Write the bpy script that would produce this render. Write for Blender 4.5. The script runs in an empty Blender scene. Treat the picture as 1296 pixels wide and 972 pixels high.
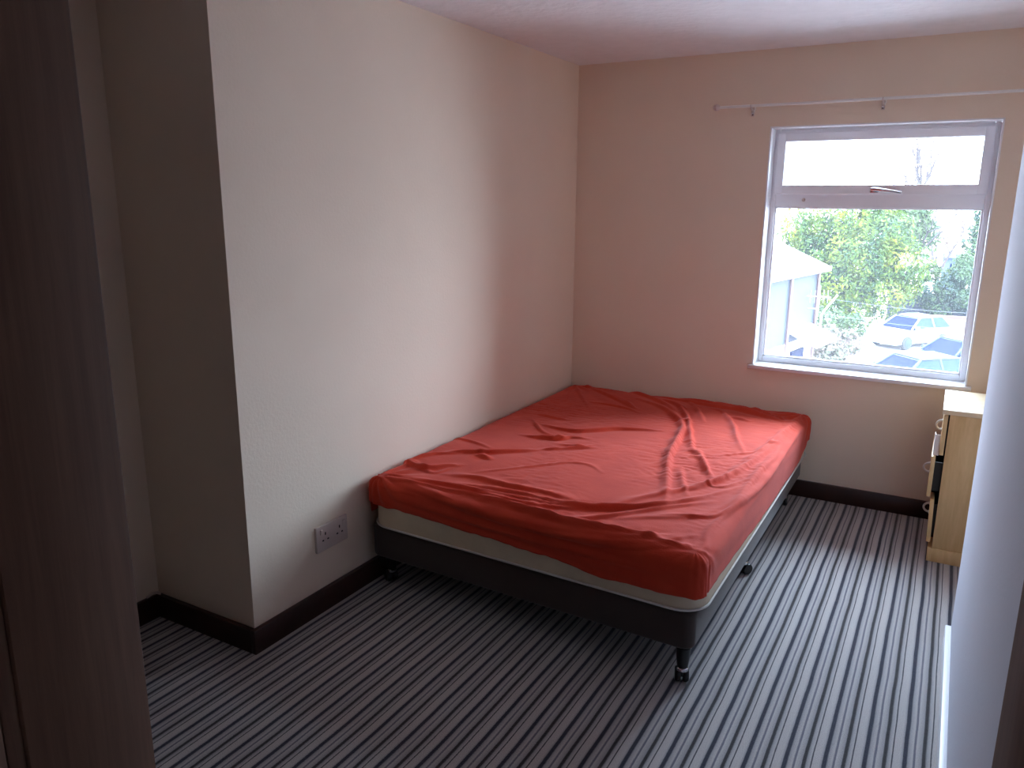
import bpy, bmesh, math, random
import numpy as np
from mathutils import Vector, Matrix, noise

C = bpy.context.scene.collection
SC = bpy.context.scene

# ------------------------------------------------------------------ camera
F_PX, PIT, YAW, ROL = 982.63, 0.23069, 0.51546, 0.00689
cam_d = bpy.data.cameras.new('camera')
cam = bpy.data.objects.new('camera', cam_d)
C.objects.link(cam)
fw = Vector((-math.sin(YAW)*math.cos(PIT), math.cos(YAW)*math.cos(PIT), -math.sin(PIT)))
r0 = Vector((math.cos(YAW), math.sin(YAW), 0)); u0 = r0.cross(fw)
rr = r0*math.cos(ROL)+u0*math.sin(ROL); uu = -r0*math.sin(ROL)+u0*math.cos(ROL)
cam.matrix_world = Matrix(((rr.x, uu.x, -fw.x, 1.92351), (rr.y, uu.y, -fw.y, -4.11615),
                           (rr.z, uu.z, -fw.z, 1.50129), (0, 0, 0, 1)))
cam_d.sensor_width = 36.0
cam_d.lens = F_PX*36.0/1296.0
cam_d.clip_start = 0.02
cam_d.clip_end = 500
SC.camera = cam

# ------------------------------------------------------------------ world, light, exposure
EXPOSURE = 3.84
SKY = 3.0
w = bpy.data.worlds.new('overcast_sky'); SC.world = w; w.use_nodes = True
wn = w.node_tree; wn.nodes.clear()
wo = wn.nodes.new('ShaderNodeOutputWorld'); wb = wn.nodes.new('ShaderNodeBackground')
tc = wn.nodes.new('ShaderNodeTexCoord'); sp = wn.nodes.new('ShaderNodeSeparateXYZ')
rp = wn.nodes.new('ShaderNodeValToRGB')
rp.color_ramp.elements[0].position = 0.0; rp.color_ramp.elements[0].color = (0.385, 0.46, 0.56, 1)
rp.color_ramp.elements[1].position = 0.7; rp.color_ramp.elements[1].color = (0.64, 0.80, 1.0, 1)
wn.links.new(tc.outputs['Generated'], sp.inputs[0]); wn.links.new(sp.outputs['Z'], rp.inputs[0])
wn.links.new(rp.outputs[0], wb.inputs['Color']); wb.inputs['Strength'].default_value = SKY
wn.links.new(wb.outputs[0], wo.inputs['Surface'])
# sampling portal lying in the window opening (guides the sky light, gives off none itself)
pl = bpy.data.lights.new('window_portal', 'AREA'); pl.shape = 'RECTANGLE'; pl.size = 0.97; pl.size_y = 1.17
po = bpy.data.objects.new('window_portal', pl); C.objects.link(po)
po.location = (1.538, 0.165, 1.272); po.rotation_euler = (math.radians(-90), 0, 0)
pl.cycles.is_portal = True
vs = SC.view_settings
SC.display_settings.display_device = 'sRGB'
vs.view_transform = 'Standard'; vs.look = 'None'; vs.exposure = EXPOSURE; vs.gamma = 1; vs.use_curve_mapping = False
cy = SC.cycles
cy.max_bounces = 14; cy.diffuse_bounces = 9; cy.glossy_bounces = 4; cy.transparent_max_bounces = 16; cy.transmission_bounces = 8
cy.sample_clamp_indirect = 10; cy.use_denoising = True; cy.caustics_reflective = False; cy.caustics_refractive = False
try: cy.denoiser = 'OPENIMAGEDENOISE'
except Exception: pass

random.seed(7)

# ------------------------------------------------------------------ materials
def lin(c):
    return tuple(((v/255/12.92) if v/255 <= .04045 else ((v/255+.055)/1.055)**2.4) for v in c)+(1,)

class NM:
    def __init__(s, name):
        s.m = bpy.data.materials.new(name); s.m.use_nodes = True
        s.t = s.m.node_tree; s.b = s.t.nodes['Principled BSDF']; s.o = s.t.nodes['Material Output']
    def n(s, kind, **kw):
        x = s.t.nodes.new(kind)
        for k, v in kw.items():
            if k.startswith('i_'): x.inputs[k[2:].replace('_', ' ')].default_value = v
            else: setattr(x, k, v)
        return x
    def l(s, a, b): s.t.links.new(a, b)
    def coord(s, scale=(1, 1, 1), kind='Object'):
        c = s.n('ShaderNodeTexCoord'); mp = s.n('ShaderNodeMapping'); mp.inputs['Scale'].default_value = scale
        s.l(c.outputs[kind], mp.inputs[0]); return mp.outputs[0]

def mat(name, rgb, rough=.6, bump=0, bscale=60, var=0, vscale=6, metal=0, sheen=0, spec=.5, stretch=(1, 1, 1), rgb2=None, coat=0):
    """a plain painted / fabric / plastic surface: noise variation between two tones and fine noise bump"""
    k = NM(name); c1 = lin(rgb)
    if rgb2 is None: c2 = tuple(v*(1-var) for v in c1[:3])+(1,)
    else: c2 = lin(rgb2)
    co = k.coord(stretch)
    nz = k.n('ShaderNodeTexNoise', i_Scale=vscale, i_Detail=5.0); k.l(co, nz.inputs['Vector'])
    rm = k.n('ShaderNodeValToRGB'); rm.color_ramp.elements[0].position = .35; rm.color_ramp.elements[1].position = .65
    rm.color_ramp.elements[0].color = c2; rm.color_ramp.elements[1].color = c1
    k.l(nz.outputs['Fac'], rm.inputs[0]); k.l(rm.outputs[0], k.b.inputs['Base Color'])
    if bump:
        n2 = k.n('ShaderNodeTexNoise', i_Scale=bscale, i_Detail=6.0); k.l(co, n2.inputs['Vector'])
        bp = k.n('ShaderNodeBump', i_Strength=bump, i_Distance=.01); k.l(n2.outputs['Fac'], bp.inputs['Height'])
        k.l(bp.outputs[0], k.b.inputs['Normal'])
    k.b.inputs['Roughness'].default_value = rough; k.b.inputs['Metallic'].default_value = metal
    k.b.inputs['Specular IOR Level'].default_value = spec
    k.b.inputs['Sheen Weight'].default_value = sheen; k.b.inputs['Coat Weight'].default_value = coat
    return k.m

M = {}
M['wall'] = mat('cream_wall_paint', (234, 217, 197), .85, .08, 90, .03, 3, spec=.2)
M['landing'] = mat('bounce_cutting_dark_brown', (74, 60, 52), .9, .05, 60, .05, 3, spec=.2)  # unseen front and landing walls, darkened to cut bounce at the camera end
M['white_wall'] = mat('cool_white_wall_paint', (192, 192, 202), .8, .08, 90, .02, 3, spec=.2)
M['ceiling'] = mat('white_textured_ceiling', (234, 231, 232), .9, .55, 28, .04, 14, spec=.2)
M['upvc'] = mat('white_upvc', (244, 244, 248), .35, 0, 10, .01)
M['reveal'] = mat('white_gloss_paint', (238, 238, 240), .4, .03, 50, .02, spec=.4)
M['skirt'] = mat('dark_brown_gloss_skirting', (58, 32, 26), .35, .05, 30, .35, 10, stretch=(1, 1, 1))
M['sheet'] = mat('red_cotton_sheet', (200, 66, 42), .85, .08, 160, .0, 9, sheen=.12, spec=.12, rgb2=(192, 58, 36))
M['mattress'] = mat('cream_quilted_mattress', (212, 196, 170), .85, .30, 34, .10, 8, spec=.2)
M['piping'] = mat('pale_grey_piping', (200, 196, 190), .7, .1, 80, .05, 8)
M['base'] = mat('dark_taupe_base_fabric', (62, 50, 46), .9, .12, 260, .10, 20, sheen=.25, spec=.2)
M['black'] = mat('black_plastic', (18, 17, 18), .35, .02, 50, .1)
M['chrome'] = mat('chrome', (215, 215, 220), .16, 0, 10, .02, metal=1)
M['white_metal'] = mat('white_enamel', (232, 230, 226), .3, 0, 10, .02)
M['socket'] = mat('aged_white_socket_plastic', (205, 190, 182), .4, .02, 50, .03)
M['slot'] = mat('dark_slot', (20, 16, 16), .8, 0, 10, .02)
M['card'] = mat('white_card', (244, 238, 230), .8, .02, 60, .01)
M['shadow_board'] = mat('shade_dark_drawer_box', (40, 34, 30), .7, 0, 10, .1)  # drawer boxes coloured dark for the shade in the open gaps

def wood(name, a, b, scale, axis_scale, rough=.45, bump=.05):
    k = NM(name); co = k.coord(axis_scale)
    nz = k.n('ShaderNodeTexNoise', i_Scale=scale, i_Detail=8.0, i_Roughness=.65, i_Distortion=.4); k.l(co, nz.inputs['Vector'])
    rm = k.n('ShaderNodeValToRGB'); rm.color_ramp.elements[0].position = .32; rm.color_ramp.elements[1].position = .68
    rm.color_ramp.elements[0].color = lin(a); rm.color_ramp.elements[1].color = lin(b)
    k.l(nz.outputs['Fac'], rm.inputs[0]); k.l(rm.outputs[0], k.b.inputs['Base Color'])
    bp = k.n('ShaderNodeBump', i_Strength=bump, i_Distance=.005); k.l(nz.outputs['Fac'], bp.inputs['Height']); k.l(bp.outputs[0], k.b.inputs['Normal'])
    k.b.inputs['Roughness'].default_value = rough
    return k.m
M['beech'] = wood('beech_laminate', (205, 166, 112), (222, 186, 134), 5, (9, 9, 1.0))
M['beech_top'] = wood('lit_beech_top', (222, 196, 156), (232, 210, 172), 5, (1.0, 9, 9))  # paler copy of the beech: daylight on the top put into the colour
M['door_wood'] = wood('brown_door_wood', (88, 58, 42), (106, 74, 55), 6, (14, 14, .6), .75)

def carpet():
    k = NM('striped_carpet')
    c = k.n('ShaderNodeTexCoord'); s = k.n('ShaderNodeSeparateXYZ'); k.l(c.outputs['Object'], s.inputs[0])
    nz = k.n('ShaderNodeTexNoise', i_Scale=170.0, i_Detail=3.0); k.l(c.outputs['Object'], nz.inputs['Vector'])
    n3 = k.n('ShaderNodeTexNoise', i_Scale=3.0, i_Detail=2.0); k.l(c.outputs['Object'], n3.inputs['Vector'])
    # x with fuzzy edges and a slow wander
    a = k.n('ShaderNodeMath', operation='MULTIPLY_ADD'); k.l(nz.outputs['Fac'], a.inputs[0]); a.inputs[1].default_value = .0035
    k.l(s.outputs['X'], a.inputs[2])
    a2 = k.n('ShaderNodeMath', operation='MULTIPLY_ADD'); k.l(n3.outputs['Fac'], a2.inputs[0]); a2.inputs[1].default_value = .008
    k.l(a.outputs[0], a2.inputs[2])
    sb = k.n('ShaderNodeMath', operation='SUBTRACT'); k.l(a2.outputs[0], sb.inputs[0]); sb.inputs[1].default_value = .042+.0057-.0035-.96
    dv = k.n('ShaderNodeMath', operation='DIVIDE'); k.l(sb.outputs[0], dv.inputs[0]); dv.inputs[1].default_value = .096
    fr = k.n('ShaderNodeMath', operation='FRACT'); k.l(dv.outputs[0], fr.inputs[0])
    rm = k.n('ShaderNodeValToRGB'); cr = rm.color_ramp; cr.interpolation = 'LINEAR'
    L = lin((184, 178, 175)); L2 = lin((152, 149, 150)); N = lin((20, 22, 46)); S = lin((104, 102, 114)); B = lin((30, 25, 30)); T = lin((40, 38, 52))
    stops = [(0, N), (.065, N), (.10, L2), (.215, L), (.245, S), (.28, S), (.30, L), (.445, L2), (.47, B), (.54, B), (.58, L2),
             (.672, L), (.682, T), (.705, T), (.717, L), (.90, L), (.955, L2), (.975, N)]
    cr.elements[0].position = 0; cr.elements[0].color = stops[0][1]
    cr.elements[1].position = stops[-1][0]; cr.elements[1].color = stops[-1][1]
    for p, col in stops[1:-1]:
        e = cr.elements.new(p); e.color = col
    k.l(fr.outputs[0], rm.inputs[0])
    # tuft speckle
    n4 = k.n('ShaderNodeTexNoise', i_Scale=420.0, i_Detail=2.0); k.l(c.outputs['Object'], n4.inputs['Vector'])
    mr = k.n('ShaderNodeMapRange'); mr.inputs['From Min'].default_value = .3; mr.inputs['From Max'].default_value = .7
    mr.inputs['To Min'].default_value = .72; mr.inputs['To Max'].default_value = 1.15; k.l(n4.outputs['Fac'], mr.inputs['Value'])
    mx = k.n('ShaderNodeMix', data_type='RGBA', blend_type='MULTIPLY'); mx.inputs[0].default_value = 1
    k.l(rm.outputs[0], mx.inputs[6]); k.l(mr.outputs[0], mx.inputs[7]); k.l(mx.outputs[2], k.b.inputs['Base Color'])
    bp = k.n('ShaderNodeBump', i_Strength=.6, i_Distance=.004); k.l(n4.outputs['Fac'], bp.inputs['Height']); k.l(bp.outputs[0], k.b.inputs['Normal'])
    k.b.inputs['Roughness'].default_value = .95; k.b.inputs['Specular IOR Level'].default_value = .15; k.b.inputs['Sheen Weight'].default_value = .3
    return k.m
M['carpet'] = carpet()

def glass(name, veil, tint=(.95, .97, .98, 1)):
    """window pane: clear, faint reflection, and a translucent film put in for camera glare"""
    k = NM(name); k.t.nodes.remove(k.b)
    tr = k.n('ShaderNodeBsdfTransparent'); tr.inputs[0].default_value = tint
    gl = k.n('ShaderNodeBsdfGlossy'); gl.inputs['Roughness'].default_value = .02
    glare_veil = k.n('ShaderNodeBsdfTranslucent'); glare_veil.inputs[0].default_value = (.95, .95, 1, 1)  # whitish scatter that imitates camera glare over the view
    fz = k.n('ShaderNodeFresnel'); fz.inputs[0].default_value = 1.25
    nz = k.n('ShaderNodeTexNoise', i_Scale=4.0, i_Detail=6.0); k.l(k.coord(), nz.inputs['Vector'])
    mr = k.n('ShaderNodeMapRange'); mr.inputs['From Min'].default_value = .3; mr.inputs['From Max'].default_value = .7
    mr.inputs['To Min'].default_value = veil*.8; mr.inputs['To Max'].default_value = veil*1.2; k.l(nz.outputs['Fac'], mr.inputs['Value'])
    m1 = k.n('ShaderNodeMixShader'); k.l(mr.outputs[0], m1.inputs[0]); k.l(tr.outputs[0], m1.inputs[1]); k.l(glare_veil.outputs[0], m1.inputs[2])
    m2 = k.n('ShaderNodeMixShader'); k.l(fz.outputs[0], m2.inputs[0]); k.l(m1.outputs[0], m2.inputs[1]); k.l(gl.outputs[0], m2.inputs[2])
    k.l(m2.outputs[0], k.o.inputs['Surface'])
    return k.m
M['glass'] = glass('glare_veiled_glass', .011)
M['side_glass'] = mat('sky_tinted_side_glass', (34, 46, 64), .5, 0, 10, .1, spec=.03)  # sky reflection put into the base colour, paler than the windscreen
M['car_glass'] = mat('dark_car_glass', (9, 18, 46), .5, 0, 10, .1, spec=.02)

def leaves(name, cols):
    k = NM(name); g = k.n('ShaderNodeNewGeometry'); rm = k.n('ShaderNodeValToRGB'); cr = rm.color_ramp
    cr.elements[0].color = lin(cols[0]); cr.elements[1].color = lin(cols[-1])
    for i, c in enumerate(cols[1:-1]):
        e = cr.elements.new((i+1)/(len(cols)-1)); e.color = lin(c)
    nz_ = k.n('ShaderNodeTexNoise', i_Scale=.9, i_Detail=3.0); k.l(k.coord(), nz_.inputs['Vector'])
    mr = k.n('ShaderNodeMapRange'); mr.inputs['From Min'].default_value = .3; mr.inputs['From Max'].default_value = .7; k.l(nz_.outputs['Fac'], mr.inputs['Value'])
    mf = k.n('ShaderNodeMix', data_type='FLOAT'); mf.inputs[0].default_value = .62; k.l(g.outputs['Random Per Island'], mf.inputs[2]); k.l(mr.outputs[0], mf.inputs[3])
    k.l(mf.outputs[0], rm.inputs[0]); k.l(rm.outputs[0], k.b.inputs['Base Color'])
    k.b.inputs['Roughness'].default_value = .6; k.b.inputs['Specular IOR Level'].default_value = .2
    tl = k.n('ShaderNodeBsdfTranslucent'); k.l(rm.outputs[0], tl.inputs[0])
    mx = k.n('ShaderNodeMixShader'); mx.inputs[0].default_value = .35
    k.l(k.b.outputs[0], mx.inputs[1]); k.l(tl.outputs[0], mx.inputs[2]); k.l(mx.outputs[0], k.o.inputs['Surface'])
    return k.m
M['leaf_yellow'] = leaves('yellow_green_leaves', [(22, 40, 30), (34, 56, 28), (52, 72, 24), (72, 86, 20), (94, 98, 20), (108, 100, 24)])
M['leaf_green'] = leaves('pale_green_leaves', [(40, 60, 40), (54, 70, 44), (64, 76, 40), (44, 62, 44)])
M['leaf_dark'] = leaves('dark_green_leaves', [(22, 38, 36), (34, 50, 40), (50, 66, 34), (28, 42, 46)])
M['leaf_scrub'] = leaves('dry_scrub_leaves', [(92, 82, 72), (70, 76, 56), (96, 80, 74), (58, 72, 52)])
M['leaf_pink'] = leaves('sparse_pinkish_leaves', [(92, 70, 68), (84, 68, 60), (80, 76, 56)])
M['bark'] = mat('bark', (44, 36, 34), .9, .4, 20, .3, 5)
M['bark_pale'] = mat('pale_bark', (60, 50, 50), .9, .3, 20, .2, 5)
M['asphalt'] = mat('pale_concrete', (168, 160, 158), .9, .2, 5, .1, .6)
M['grass_bank'] = mat('dry_grass', (128, 132, 104), .95, .5, 3, .0, 1.2, rgb2=(150, 134, 120))
M['cladding'] = mat('blue_grey_cladding', (34, 40, 54), .8, .2, 3, .06, 2, stretch=(1, 1, 9))
M['render_wall'] = mat('white_render', (205, 203, 202), .9, .1, 8, .04, 2)
M['roof'] = mat('sky_sheen_roof_felt', (190, 186, 184), .7, .2, 6, .06, 2)  # pale tone is the wet roof's sky reflection, put into the colour
M['fascia'] = mat('grey_fascia', (120, 120, 128), .6, 0, 10, .05)
M['pipe'] = mat('brown_downpipe', (70, 48, 48), .5, 0, 10, .05)
M['fence'] = mat('dark_fence_boards', (28, 34, 46), .85, .3, 8, .25, 3, stretch=(6, 6, 1))
M['brick'] = mat('dull_red_brick', (96, 68, 66), .9, .3, 10, .2, 6)
M['slate'] = mat('dark_slate_roof', (64, 66, 76), .7, .2, 6, .1, 3)
M['house_blue'] = mat('blue_grey_house_wall', (50, 60, 78), .85, .1, 5, .08, 2)
M['car_white'] = mat('white_car_paint', (100, 102, 108), .4, 0, 10, .01, spec=.2)
M['car_silver'] = mat('silver_car_paint', (34, 44, 60), .4, 0, 10, .02, spec=.15)
M['car_blue'] = mat('dark_blue_car_paint', (34, 46, 76), .3, 0, 10, .05, coat=.3)
M['car_grey'] = mat('pale_grey_car_paint', (46, 52, 62), .4, 0, 10, .02, spec=.15)
M['tyre'] = mat('tyre_rubber', (26, 26, 28), .8, 0, 10, .05)
M['lamp'] = mat('headlamp_lens', (190, 196, 206), .15, 0, 10, .05)
M['wire'] = mat('grey_cable', (84, 84, 90), .5, 0, 10, .05)

# ------------------------------------------------------------------ mesh helpers
class MB:
    def __init__(s): s.bm = bmesh.new()
    def box(s, a, b, bev=0, seg=2):
        x0, y0, z0 = a; x1, y1, z1 = b
        t = bmesh.new()
        g = bmesh.ops.create_cube(t, size=1)
        bmesh.ops.scale(t, vec=(abs(x1-x0), abs(y1-y0), abs(z1-z0)), verts=t.verts)
        bmesh.ops.translate(t, vec=((x0+x1)/2, (y0+y1)/2, (z0+z1)/2), verts=t.verts)
        if bev: bmesh.ops.bevel(t, geom=t.edges[:], offset=bev, segments=seg, profile=.5, affect='EDGES')
        return s._add(t)
    def _add(s, t, mtx=None):
        if mtx is not None: bmesh.ops.transform(t, matrix=mtx, verts=t.verts)
        me = bpy.data.meshes.new('tmp'); t.to_mesh(me); t.free(); s.bm.from_mesh(me); bpy.data.meshes.remove(me); return s
    def obox(s, c, half, rotz=0, rot=None, bev=0):
        t = bmesh.new(); bmesh.ops.create_cube(t, size=2)
        bmesh.ops.scale(t, vec=half, verts=t.verts)
        if bev: bmesh.ops.bevel(t, geom=t.edges[:], offset=bev, segments=2, profile=.5, affect='EDGES')
        R = rot if rot is not None else Matrix.Rotation(rotz, 4, 'Z')
        return s._add(t, Matrix.Translation(c) @ R)
    def tube(s, pts, rad, seg=10, caps=True):
        pts = [Vector(p) for p in pts]; n = len(pts); rings = []
        rads = rad if isinstance(rad, (list, tuple)) else [rad]*n
        up = None
        for i, p in enumerate(pts):
            d = (pts[min(i+1, n-1)]-pts[max(i-1, 0)]).normalized()
            if up is None:
                up = Vector((0, 0, 1)) if abs(d.z) < .9 else Vector((1, 0, 0))
            a = d.cross(up).normalized(); b = a.cross(d).normalized(); up = b
            rings.append([s.bm.verts.new(p+(a*math.cos(2*math.pi*j/seg)+b*math.sin(2*math.pi*j/seg))*rads[i]) for j in range(seg)])
        for i in range(n-1):
            for j in range(seg):
                s.bm.faces.new((rings[i][j], rings[i][(j+1) % seg], rings[i+1][(j+1) % seg], rings[i+1][j]))
        if caps:
            s.bm.faces.new(rings[0][::-1]); s.bm.faces.new(rings[-1])
        return s
    def lathe(s, prof, c=(0, 0, 0), seg=24, mtx=None):
        t = bmesh.new(); rings = []
        for r, z in prof:
            rings.append([t.verts.new((r*math.cos(2*math.pi*j/seg), r*math.sin(2*math.pi*j/seg), z)) for j in range(seg)])
        for i in range(len(prof)-1):
            for j in range(seg):
                t.faces.new((rings[i][j], rings[i][(j+1) % seg], rings[i+1][(j+1) % seg], rings[i+1][j]))
        t.faces.new(rings[0][::-1]); t.faces.new(rings[-1])
        return s._add(t, (Matrix.Translation(c) @ mtx) if mtx is not None else Matrix.Translation(c))
    def prism(s, poly, a, b, axis='x', bev=0):
        """poly: 2-D outline, extruded between a and b on the axis"""
        t = bmesh.new()
        def mk(u, v, k): return {'x': (k, u, v), 'y': (u, k, v), 'z': (u, v, k)}[axis]
        A = [t.verts.new(mk(u, v, a)) for u, v in poly]; B = [t.verts.new(mk(u, v, b)) for u, v in poly]
        t.faces.new(A); t.faces.new(B[::-1]); n = len(poly)
        for i in range(n): t.faces.new((A[i], B[i], B[(i+1) % n], A[(i+1) % n]))
        if bev: bmesh.ops.bevel(t, geom=t.edges[:], offset=bev, segments=2, profile=.5, affect='EDGES')
        return s._add(t)
    def build(s, name, m, parent=None, smooth=True, angle=35):
        bmesh.ops.recalc_face_normals(s.bm, faces=s.bm.faces)
        me = bpy.data.meshes.new(name); s.bm.to_mesh(me); s.bm.free()
        me.materials.append(m)
        if smooth:
            me.polygons.foreach_set('use_smooth', [True]*len(me.polygons))
            me.set_sharp_from_angle(angle=math.radians(angle))
        o = bpy.data.objects.new(name, me); C.objects.link(o)
        if parent is not None: put_under(o, parent)
        return o

def put_under(o, parent):
    o.parent = parent
    W = Matrix.Identity(4); q = parent; chain = []
    while q is not None: chain.append(q.matrix_parent_inverse @ q.matrix_basis if q.parent else q.matrix_basis.copy()); q = q.parent
    for m_ in reversed(chain): W = W @ m_
    o.matrix_parent_inverse = W.inverted()

def struct(o): o['kind'] = 'structure'; return o
def tag(o, label, cat, group=None, kind=None):
    o['label'] = label; o['category'] = cat
    if group: o['group'] = group
    if kind: o['kind'] = kind
    return o
def thing(name, loc, label, cat, group=None):
    o = bpy.data.objects.new(name, None); C.objects.link(o); o.location = loc; o.empty_display_size = .1
    return tag(o, label, cat, group)

# ------------------------------------------------------------------ the room
H = 2.228; D = 2.4796; XA = -0.5; YF = -3.62; XR = 2.055; YR = -1.23; XC = 2.45
WX0, WX1, WZ0, WZ1 = 1.0465, 2.0297, 0.677, 1.868
T = .18   # outer wall thickness
struct(MB().box((XA-.1, -5.6, -.12), (3.2, T, 0)).build('floor', M['carpet'], smooth=False))
struct(MB().box((XA-.1, -5.6, H), (3.2, T, H+.15)).build('ceiling', M['ceiling'], smooth=False))
struct(MB().box((XA-.1, -D, 0), (0, T, H)).build('wall_left', M['wall'], smooth=False))
struct(MB().box((XA-.1, -5.6, 0), (XA, -D, H)).build('wall_alcove', M['wall'], smooth=False))
b = MB(); b.box((0, 0, 0), (WX0, T, H)); b.box((WX1, 0, 0), (XC+.1, T, H)); b.box((WX0, 0, 0), (WX1, T, WZ0-.02)); b.box((WX0, 0, WZ1), (WX1, T, H))
struct(b.build('wall_back', M['wall'], smooth=False))
struct(MB().box((XC, YR, 0), (XC+.1, 0, H)).build('wall_recess', M['wall'], smooth=False))
# the right-hand wall, its outer corner slightly rounded
pts = [(XR, YF), (XR, YR-.012), (XR+.0035, YR-.0035), (XR+.012, YR), (XC+.1, YR), (XC+.1, YF)]
struct(MB().prism(pts, 0, H, 'z').build('wall_right', M['white_wall'], angle=60))
DX0, DX1, DH = 1.144, 1.978, 2.06
b = MB(); b.box((XA, YF-.13, 0), (DX0-.03, YF, H)); b.box((DX1+.03, YF-.13, 0), (XC+.1, YF, H)); b.box((DX0-.03, YF-.13, DH+.03), (DX1+.03, YF, H))
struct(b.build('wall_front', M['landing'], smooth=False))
# landing beyond the doorway, enclosed by added unseen walls to keep it dark, where the photograph is taken from
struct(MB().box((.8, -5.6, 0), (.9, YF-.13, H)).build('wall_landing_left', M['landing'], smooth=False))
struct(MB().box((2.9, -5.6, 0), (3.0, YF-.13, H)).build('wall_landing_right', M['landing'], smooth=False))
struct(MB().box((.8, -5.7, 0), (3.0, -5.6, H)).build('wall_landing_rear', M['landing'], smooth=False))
# door frame and the door leaf folded back on the landing
fr = struct(thing('door_1', (DX0, YF, 0), '', ''))
for k_ in ('label', 'category'): del fr[k_]
b = MB(); b.box((DX0-.03, YF-.135, 0), (DX0, YF+.002, DH), .001); b.box((DX1, YF-.135, 0), (DX1+.03, YF+.002, DH), .001); b.box((DX0-.03, YF-.135, DH), (DX1+.03, YF+.002, DH+.03), .001)
b.build('door_frame', M['door_wood'], fr)
b = MB(); b.box((DX0-.062, YF-.153, 0), (DX0-.006, YF-.135, DH+.05), .003); b.box((DX1+.006, YF-.153, 0), (DX1+.062, YF-.135, DH+.05), .003); b.box((DX0-.006, YF-.153, DH+.006), (DX1+.006, YF-.135, DH+.05), .003)
b.build('architrave', M['door_wood'], fr)
b = MB(); b.box((DX0-.04, YF-.153-.762, .006), (DX0, YF-.156, 1.985), .002)
lf = b.build('door_leaf', M['door_wood'], fr)

# skirting boards
def skirt(name, a, b_, m=None):
    """straight board with a rounded top edge; a,b_ ends on the wall line, n to the room side"""
    (x0, y0), (x1, y1), (nx, ny) = a, b_[0:2] if False else b_, None
zs, sk = .0873, .018
def board(name, x0, y0, x1, y1, m, h=zs):
    bb = MB(); bb.box((x0, y0, -.002), (x1, y1, h), .004, 2)
    return struct(bb.build(name, m))
board('baseboard_left', -.004, -D-sk, sk, -.002, M['skirt'])
board('baseboard_alcove_side', XA+.002, -D-sk, 0, -D+.002, M['skirt'])
board('baseboard_alcove', XA-.002, YF+.01, XA+sk, -D-sk, M['skirt'])
board('baseboard_back', sk, -sk, XC-.002, .002, M['skirt'])
board('baseboard_right', XR-.018, YF+.01, XR+.002, YR-.012, M['reveal'], .078)

# ------------------------------------------------------------------ window
wd = struct(thing('window_1', (WX0, 0, WZ0), '', ''))
for k_ in ('label', 'category'): del wd[k_]
# reveal lining (painted white) and sill board
b = MB(); b.box((WX0-.001, -.002, WZ0), (WX0+.006, .11, WZ1)); b.box((WX1-.006, -.002, WZ0), (WX1+.001, .11, WZ1)); b.box((WX0-.001, -.002, WZ1-.006), (WX1+.001, .11, WZ1+.001))
b.build('reveal_lining', M['reveal'], wd, smooth=False)
b = MB(); b.box((WX0-.018, -.030, WZ0-.020), (WX1+.020, .115, WZ0), .004); b.build('window_sill', M['reveal'], wd)
ya, yb = .105, .17
TZ0, TZ1 = 1.484, 1.552          # transom
fx0, fx1, fz1 = WX0+.006, WX1-.006, WZ1-.006
b = MB()
b.box((fx0, ya, WZ0), (fx0+.022, yb, fz1), .003); b.box((fx1-.024, ya, WZ0), (fx1, yb, fz1), .003)
b.box((fx0+.022, ya, fz1-.026), (fx1-.024, yb, fz1), .003); b.box((fx0+.022, ya, WZ0), (fx1-.024, yb, WZ0+.028), .003)
b.box((fx0+.022, ya+.002, TZ0), (fx1-.024, yb, TZ1), .003)
b.build('window_frame', M['upvc'], wd)
# top-hung opening sash
sx0, sx1, sz0, sz1 = fx0+.014, fx1-.018, TZ1-.006, fz1-.018
b = MB(); y0, y1 = ya-.016, ya+.045; wS = .042
b.box((sx0, y0, sz0), (sx0+wS, y1, sz1), .005, 3); b.box((sx1-wS, y0, sz0), (sx1, y1, sz1), .005, 3)
b.box((sx0+wS-.004, y0, sz1-wS), (sx1-wS+.004, y1, sz1), .005, 3); b.box((sx0+wS-.004, y0, sz0), (sx1-wS+.004, y1, sz0+.046), .005, 3)
b.build('opening_sash', M['upvc'], wd)
b = MB(); b.box((sx0+wS-.01, ya+.012, sz0+.04), (sx1-wS+.01, ya+.018, sz1-wS+.01)); g1 = b.build('upper_pane', M['glass'], wd, smooth=False)
# glazing bead and fixed lower pane
b = MB(); gx0, gx1, gz0, gz1 = fx0+.022, fx1-.024, WZ0+.028, TZ0
for q in ((gx0, gz0, gx0+.008, gz1), (gx1-.008, gz0, gx1, gz1), (gx0, gz1-.008, gx1, gz1), (gx0, gz0, gx1, gz0+.008)):
    b.box((q[0], ya+.010, q[1]), (q[2], ya+.03, q[3]), .002)
b.build('glazing_bead', M['upvc'], wd)
b = MB(); b.box((gx0-.005, ya+.030, gz0-.005), (gx1+.005, ya+.036, gz1+.005)); b.build('lower_pane', M['glass'], wd, smooth=False)
# handle: rosette, neck and long lever
hx, hz = 1.532, sz0+.022
b = MB(); b.box((hx-.016, y0-.012, hz-.014), (hx+.026, y0+.001, hz+.014), .005); b.lathe([(.009, 0), (.009, .026), (.006, .028)], (hx, y0-.010, hz), 16, Matrix.Rotation(math.radians(90), 4, 'X'))
hd = b.build('window_handle', M['chrome'], wd)
b = MB(); b.tube([(hx-.008, y0-.034, hz+.003), (hx+.02, y0-.038, hz+.002), (hx+.07, y0-.040, hz-.004), (hx+.125, y0-.038, hz-.014)], [.008, .0075, .006, .005], 12)
put_lever = b.build('lever', M['chrome'], hd)
b = MB(); b.lathe([(.009, 0), (.009, .006), (.005, .010)], (1.213, ya+.003, 1.520), 16, Matrix.Rotation(math.radians(90), 4, 'X')); b.build('screw_cap', M['socket'], wd)

SKEW = .022   # the bed stands not quite square
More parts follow.
